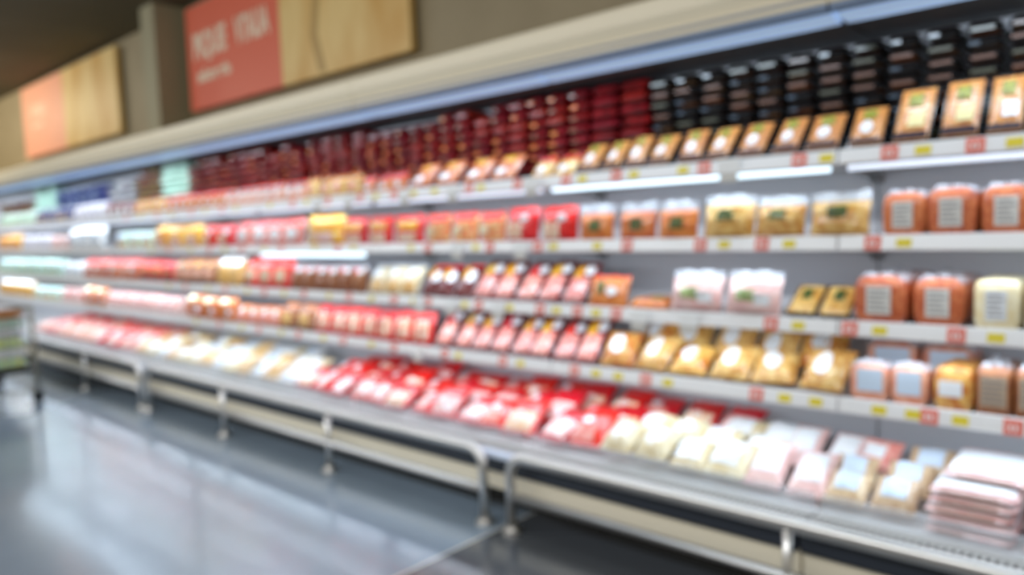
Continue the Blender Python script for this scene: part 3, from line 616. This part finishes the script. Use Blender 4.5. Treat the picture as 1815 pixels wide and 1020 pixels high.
# --- lowest shelf
run(3, 1796, 1872, 'brown_box', 1, 0); run(3, 1728, 1794, 'brown_box', 1, 0); run(3, 1650, 1726, 'gold_box', 1, 0)
run(3, 1577, 1646, 'white_lbl', 1, 0); run(3, 1503, 1574, 'white_lbl', 1, 0)
run(3, 1530, 1728, 'white_lbl', 3, 0, D=2.96, s_=1.35, row='back row')
run(3, 1060, 1496, 'gold_heap', 8, .85, row='front row', jit=.26, s_=1.05); run(3, 1120, 1500, 'gold_heap', 6, .8, D=2.90, s_=1.1, zoff=.045, row='back row', jit=.28)
run(3, 770, 1056, 'slant_pack', 8, .75); run(3, 560, 765, 'red_window', 8, .3); run(3, 500, 558, 'brown_gold', 3, .3); run(3, 420, 499, 'pink_orange', 4, .4)
run(3, 335, 419, 'orange_round', 5, .2); run(3, 190, 334, 'pink_white', 9, .4); run(3, 150, 189, 'orange_round', 4, .3, desc='orange bag with pale yellow top'); run(3, 110, 149, 'pink_white', 5, .3, desc='pale white and pink pack'); run(3, 60, 109, 'bluew_pouch', 6, .3, desc='bluish white pouch'); run(3, 0, 59, 'gold_white', 9, .25, desc='yellow bag with white top')
# --- bottom deck
def deck(rows, key, xa, xb, n, lean, desc=None, jit=.15, z0=.305, s_=1.0, rowname=None, bias=0.0):
    k = KINDS[key]; nm = desc or k['desc']; w = max(v.co.x for v in k['protos'][0][0].data.vertices)*2
    for r, (D, zo) in enumerate(rows):
        pitch = (xb-xa)/n
        for i in range(n):
            rn = rowname or ('front row', 'middle row', 'back row')[r]
            uk = (nm, 'deck', rn); base = used.get(uk, 0); used[uk] = base+1
            place(key, xb-pitch*(i+.5)+random.uniform(-.1, .1)*pitch+bias*r, D+random.uniform(-.015, .015), z0+zo, lean=lean+random.uniform(-jit, jit)*.35, rz=random.uniform(-jit, jit)*.6, sx=min(1.3, max(.6, pitch*.96/w)),
                  s=s_*(1+random.uniform(-.05, .05)), label=f'{nm}, {rn} of bottom deck, {ordw(base)} from the right', group=f'heap on the bottom deck: {nm}')
XD = lambda px, D=2.55, z=.4: X_at(px, D, z)
for c, px in enumerate((1700, 1830)):
    for j in range(5):
        place('flat_white', X_at(1712, 2.54, .4)+.005+c*.262+random.uniform(-.004,.004), 2.53+.012*j, .303+j*.0285, rz=random.uniform(-.03,.03), label=f'flat pack of pale ham, {ordw(j)} up in the {("left" if c == 0 else "right")} stack of bottom deck', group='flat white ham packs stacked on the deck')
place('flat_white', X_at(1712, 2.54, .4)+.03, 2.66, .303+.146, rx=.06, label='white flat ham pack lying across the top of the flat packs', group='flat white ham packs stacked on the deck')
D3 = [(2.545, 0), (2.69, .012), (2.84, .03)]; D4 = [(2.545, 0), (2.71, .02), (2.88, .04)]
x_a = XD(1455); x_b = XD(1636); deck(D3[:2], 'deck_label', x_a-.01, x_b-.03, 2, 1.0, bias=.0); deck([(2.84, .03)], 'deck_label', x_a+.17, x_b+.17, 2, 1.0, rowname='back row')
deck([(2.84, .03)], 'deck_pink2', x_a-.04, x_a+.16, 1, .9, rowname='back row')
deck([(2.54, 0)], 'deck_pink', XD(1318), XD(1458), 2, 1.05); deck([(2.79, .02)], 'deck_pink', XD(1330), XD(1450)+.04, 2, 1.05, rowname='middle row')
deck(D3[:2], 'deck_white', XD(1178), XD(1318), 2, 1.1, bias=.05); deck([(2.86, .03)], 'deck_white', XD(1200), XD(1318)+.1, 2, 1.1, rowname='back row')
deck(D3[:2], 'deck_cream', XD(1060), XD(1178), 2, 1.1, bias=.05)
deck(D4, 'deck_red', XD(520), XD(1075)-.03, 13, 1.12, jit=.36, bias=.07); deck([(2.87, .04)], 'deck_red', XD(1075)+.12, XD(1170)+.2, 2, 1.1, jit=.2, desc='red sausage bag behind the cream packs', rowname='back row')
deck(D4[:2], 'deck_beige', XD(290), XD(518), 10, 1.1, jit=.3); deck(D4[2:], 'deck_beige', XD(300), XD(470), 7, 1.1, jit=.3, rowname='back row')
deck(D4, 'deck_pinkred', XD(60), XD(240), 14, 1.08, jit=.2, s_=.9); deck(D4, 'deck_beige', XD(240), XD(288), 3, 1.08, desc='pale cream pack among pink bags')

# ------------------------------------------------------------------ small card holders clipped on the shelf rails
ns = 0
for s, pxs in ((0, (1290, 940, 800, 715, 615, 560)), (1, (920, 808)), (2, (1218, 1130, 880, 796, 742)), (3, (738,))):
    for i, px in enumerate(pxs):
        x = X_at(px, DS-.03, ZS[s]); o = empty('card_holder', (x, DS-.012, ZS[s]-.03)); sc = 1.0
        tag(o, f'white card holder clipped to {SN[s]} rail, {ordw(i)} from the right', 'card holder', f'white card holders on the {SN[s]} rail')
        MB().box(-.045, .045, -.016, -.010, .005, .06).build('card', tag_wht, o, bevel=.003)
        MB().box(-.035, .035, -.016, -.010, -.028, .003).build('lower_card', lbl_g, o)
        MB().box(-.008, .008, -.0098, -.0045, .01, .045).build('clip', acryl, o)

# ------------------------------------------------------------------ wheeled promotion bin at the end of the aisle
def bin_():
    xr, xl, yn, yf = -7.0, -8.15, 1.19, 1.85
    root = empty('promotion_bin', ((xr+xl)/2, (yn+yf)/2, 0)); ox, oy = (xr+xl)/2, (yn+yf)/2
    tag(root, 'wheeled wire promotion bin filled with packs standing in the aisle', 'bin')
    grey = mat('grey_bin_steel', (150,146,130), .35, metal=.3); dk = mat('dark_bin_base', (40,40,38), .5); wheel = mat('black_wheel', (20,22,22), .5)
    a, b, c, d = xl-ox, xr-ox, yn-oy, yf-oy
    for x in (a, b):
        for y in (c, d):
            MB().tube([(x, y, .10), (x, y, .80)], .017, 10).build('post', grey, root, smooth=True)
            MB().tube([(x, y, .09), (x, y, .14)], .012, 8).build('caster_fork', chrome, root)
            MB().tube([(x-.014, y, .045), (x+.014, y, .045)], .045, 18).build('wheel', wheel, root, smooth=False)
    MB().box(a, b, c, d, .25, .29).build('base_tray', dk, root, bevel=.005)
    r = MB()
    for z in (.78,): r.tube([(a,c,z),(b,c,z),(b,d,z),(a,d,z),(a,c,z)], .012, 8)
    r.build('rim', grey, root)
    for nm, p, q in (('side_mesh', (b, c), (b, d)), ('side_mesh', (a, c), (a, d)), ('front_mesh', (a, d), (b, d)), ('back_mesh', (a, c), (b, c))):
        w = MB(); L = math.hypot(q[0]-p[0], q[1]-p[1]); k = int(L/.09)
        for i in range(1, k): t = i/k; w.tube([(p[0]+(q[0]-p[0])*t, p[1]+(q[1]-p[1])*t, .29), (p[0]+(q[0]-p[0])*t, p[1]+(q[1]-p[1])*t, .78)], .0025, 4)
        for z in (.38, .48, .58, .68): w.tube([(p[0], p[1], z), (q[0], q[1], z)], .0025, 4)
        w.build(nm, grey, root)
    MB().tube([(b, c, .10), (b, d, .10)], .012, 8).build('stretcher', grey, root); MB().tube([(a, c, .10), (a, d, .10)], .012, 8).build('stretcher', grey, root)
    cnt = 0
    for j in range(5):
        for i in range(4):
            for k in range(2):
                place('bin_pack', xl+.16+i*.275, yn+.03+k*.32, .292+j*.0815, rz=random.uniform(-.05,.05), s=1, label=f'pale pack in the wire bin, {ORD[j]} layer, {ORD[i]} column, {("near","far")[k]} row', group='pale packs filling the wire bin')
    for i in range(4):
        for k in range(2):
            place('bin_cake', xl+.16+i*.275, yn+.03+k*.32, .292+5*.0815, rz=random.uniform(-.08,.08), s=.92, label=f'amber cake with white top in the bin, {ORD[i]} column, {("near","far")[k]} row', group='cakes on top of the wire bin')
bin_()

# ------------------------------------------------------------------ light
W = bpy.data.worlds.new('World'); SC.world = W; W.use_nodes = True
bg = W.node_tree.nodes['Background']; bg.inputs[0].default_value = (1.0, .92, .77, 1); bg.inputs[1].default_value = .38
def area(name, loc, rot, sx, sy, power, col, spread=PI):
    l = bpy.data.lights.new(name, 'AREA'); l.shape = 'RECTANGLE'; l.size = sx; l.size_y = sy; l.energy = power; l.color = col; l.spread = spread
    o = bpy.data.objects.new(name, l); C.objects.link(o); o.location = loc; o.rotation_euler = rot; return o
COOL = (.74, .87, 1.0)
for u in range(N_UNITS):
    xc = X_END+BAY-u*2*BAY
    area('canopy_tube', (xc, 2.70, 1.948), (math.radians(20), 0, 0), 2.5, .04, 8.5, COOL)
    for s in range(4):
        area('shelf_tube', (xc, DS+.012, ZS[s]-.050), (math.radians(16), 0, 0), 2.5, .02, (3.4, 3.4, 3.4, 3.6)[s], COOL)
    # store ceiling luminaires above the aisle
    area('aisle_luminaire', (xc, -1.9, 3.38), (math.radians(42), 0, 0), 2.3, .25, 72, (.95, .975, 1.0))

area('far_wall_luminaire', (-12.5, 1.7, 3.3), (math.radians(62), 0, 0), 4, .3, 45, (1, .86, .62))
vs = SC.view_settings; SC.display_settings.display_device = 'sRGB'
vs.view_transform = 'Standard'; vs.look = 'None'; vs.exposure = 0.0; vs.gamma = 1; vs.use_curve_mapping = False
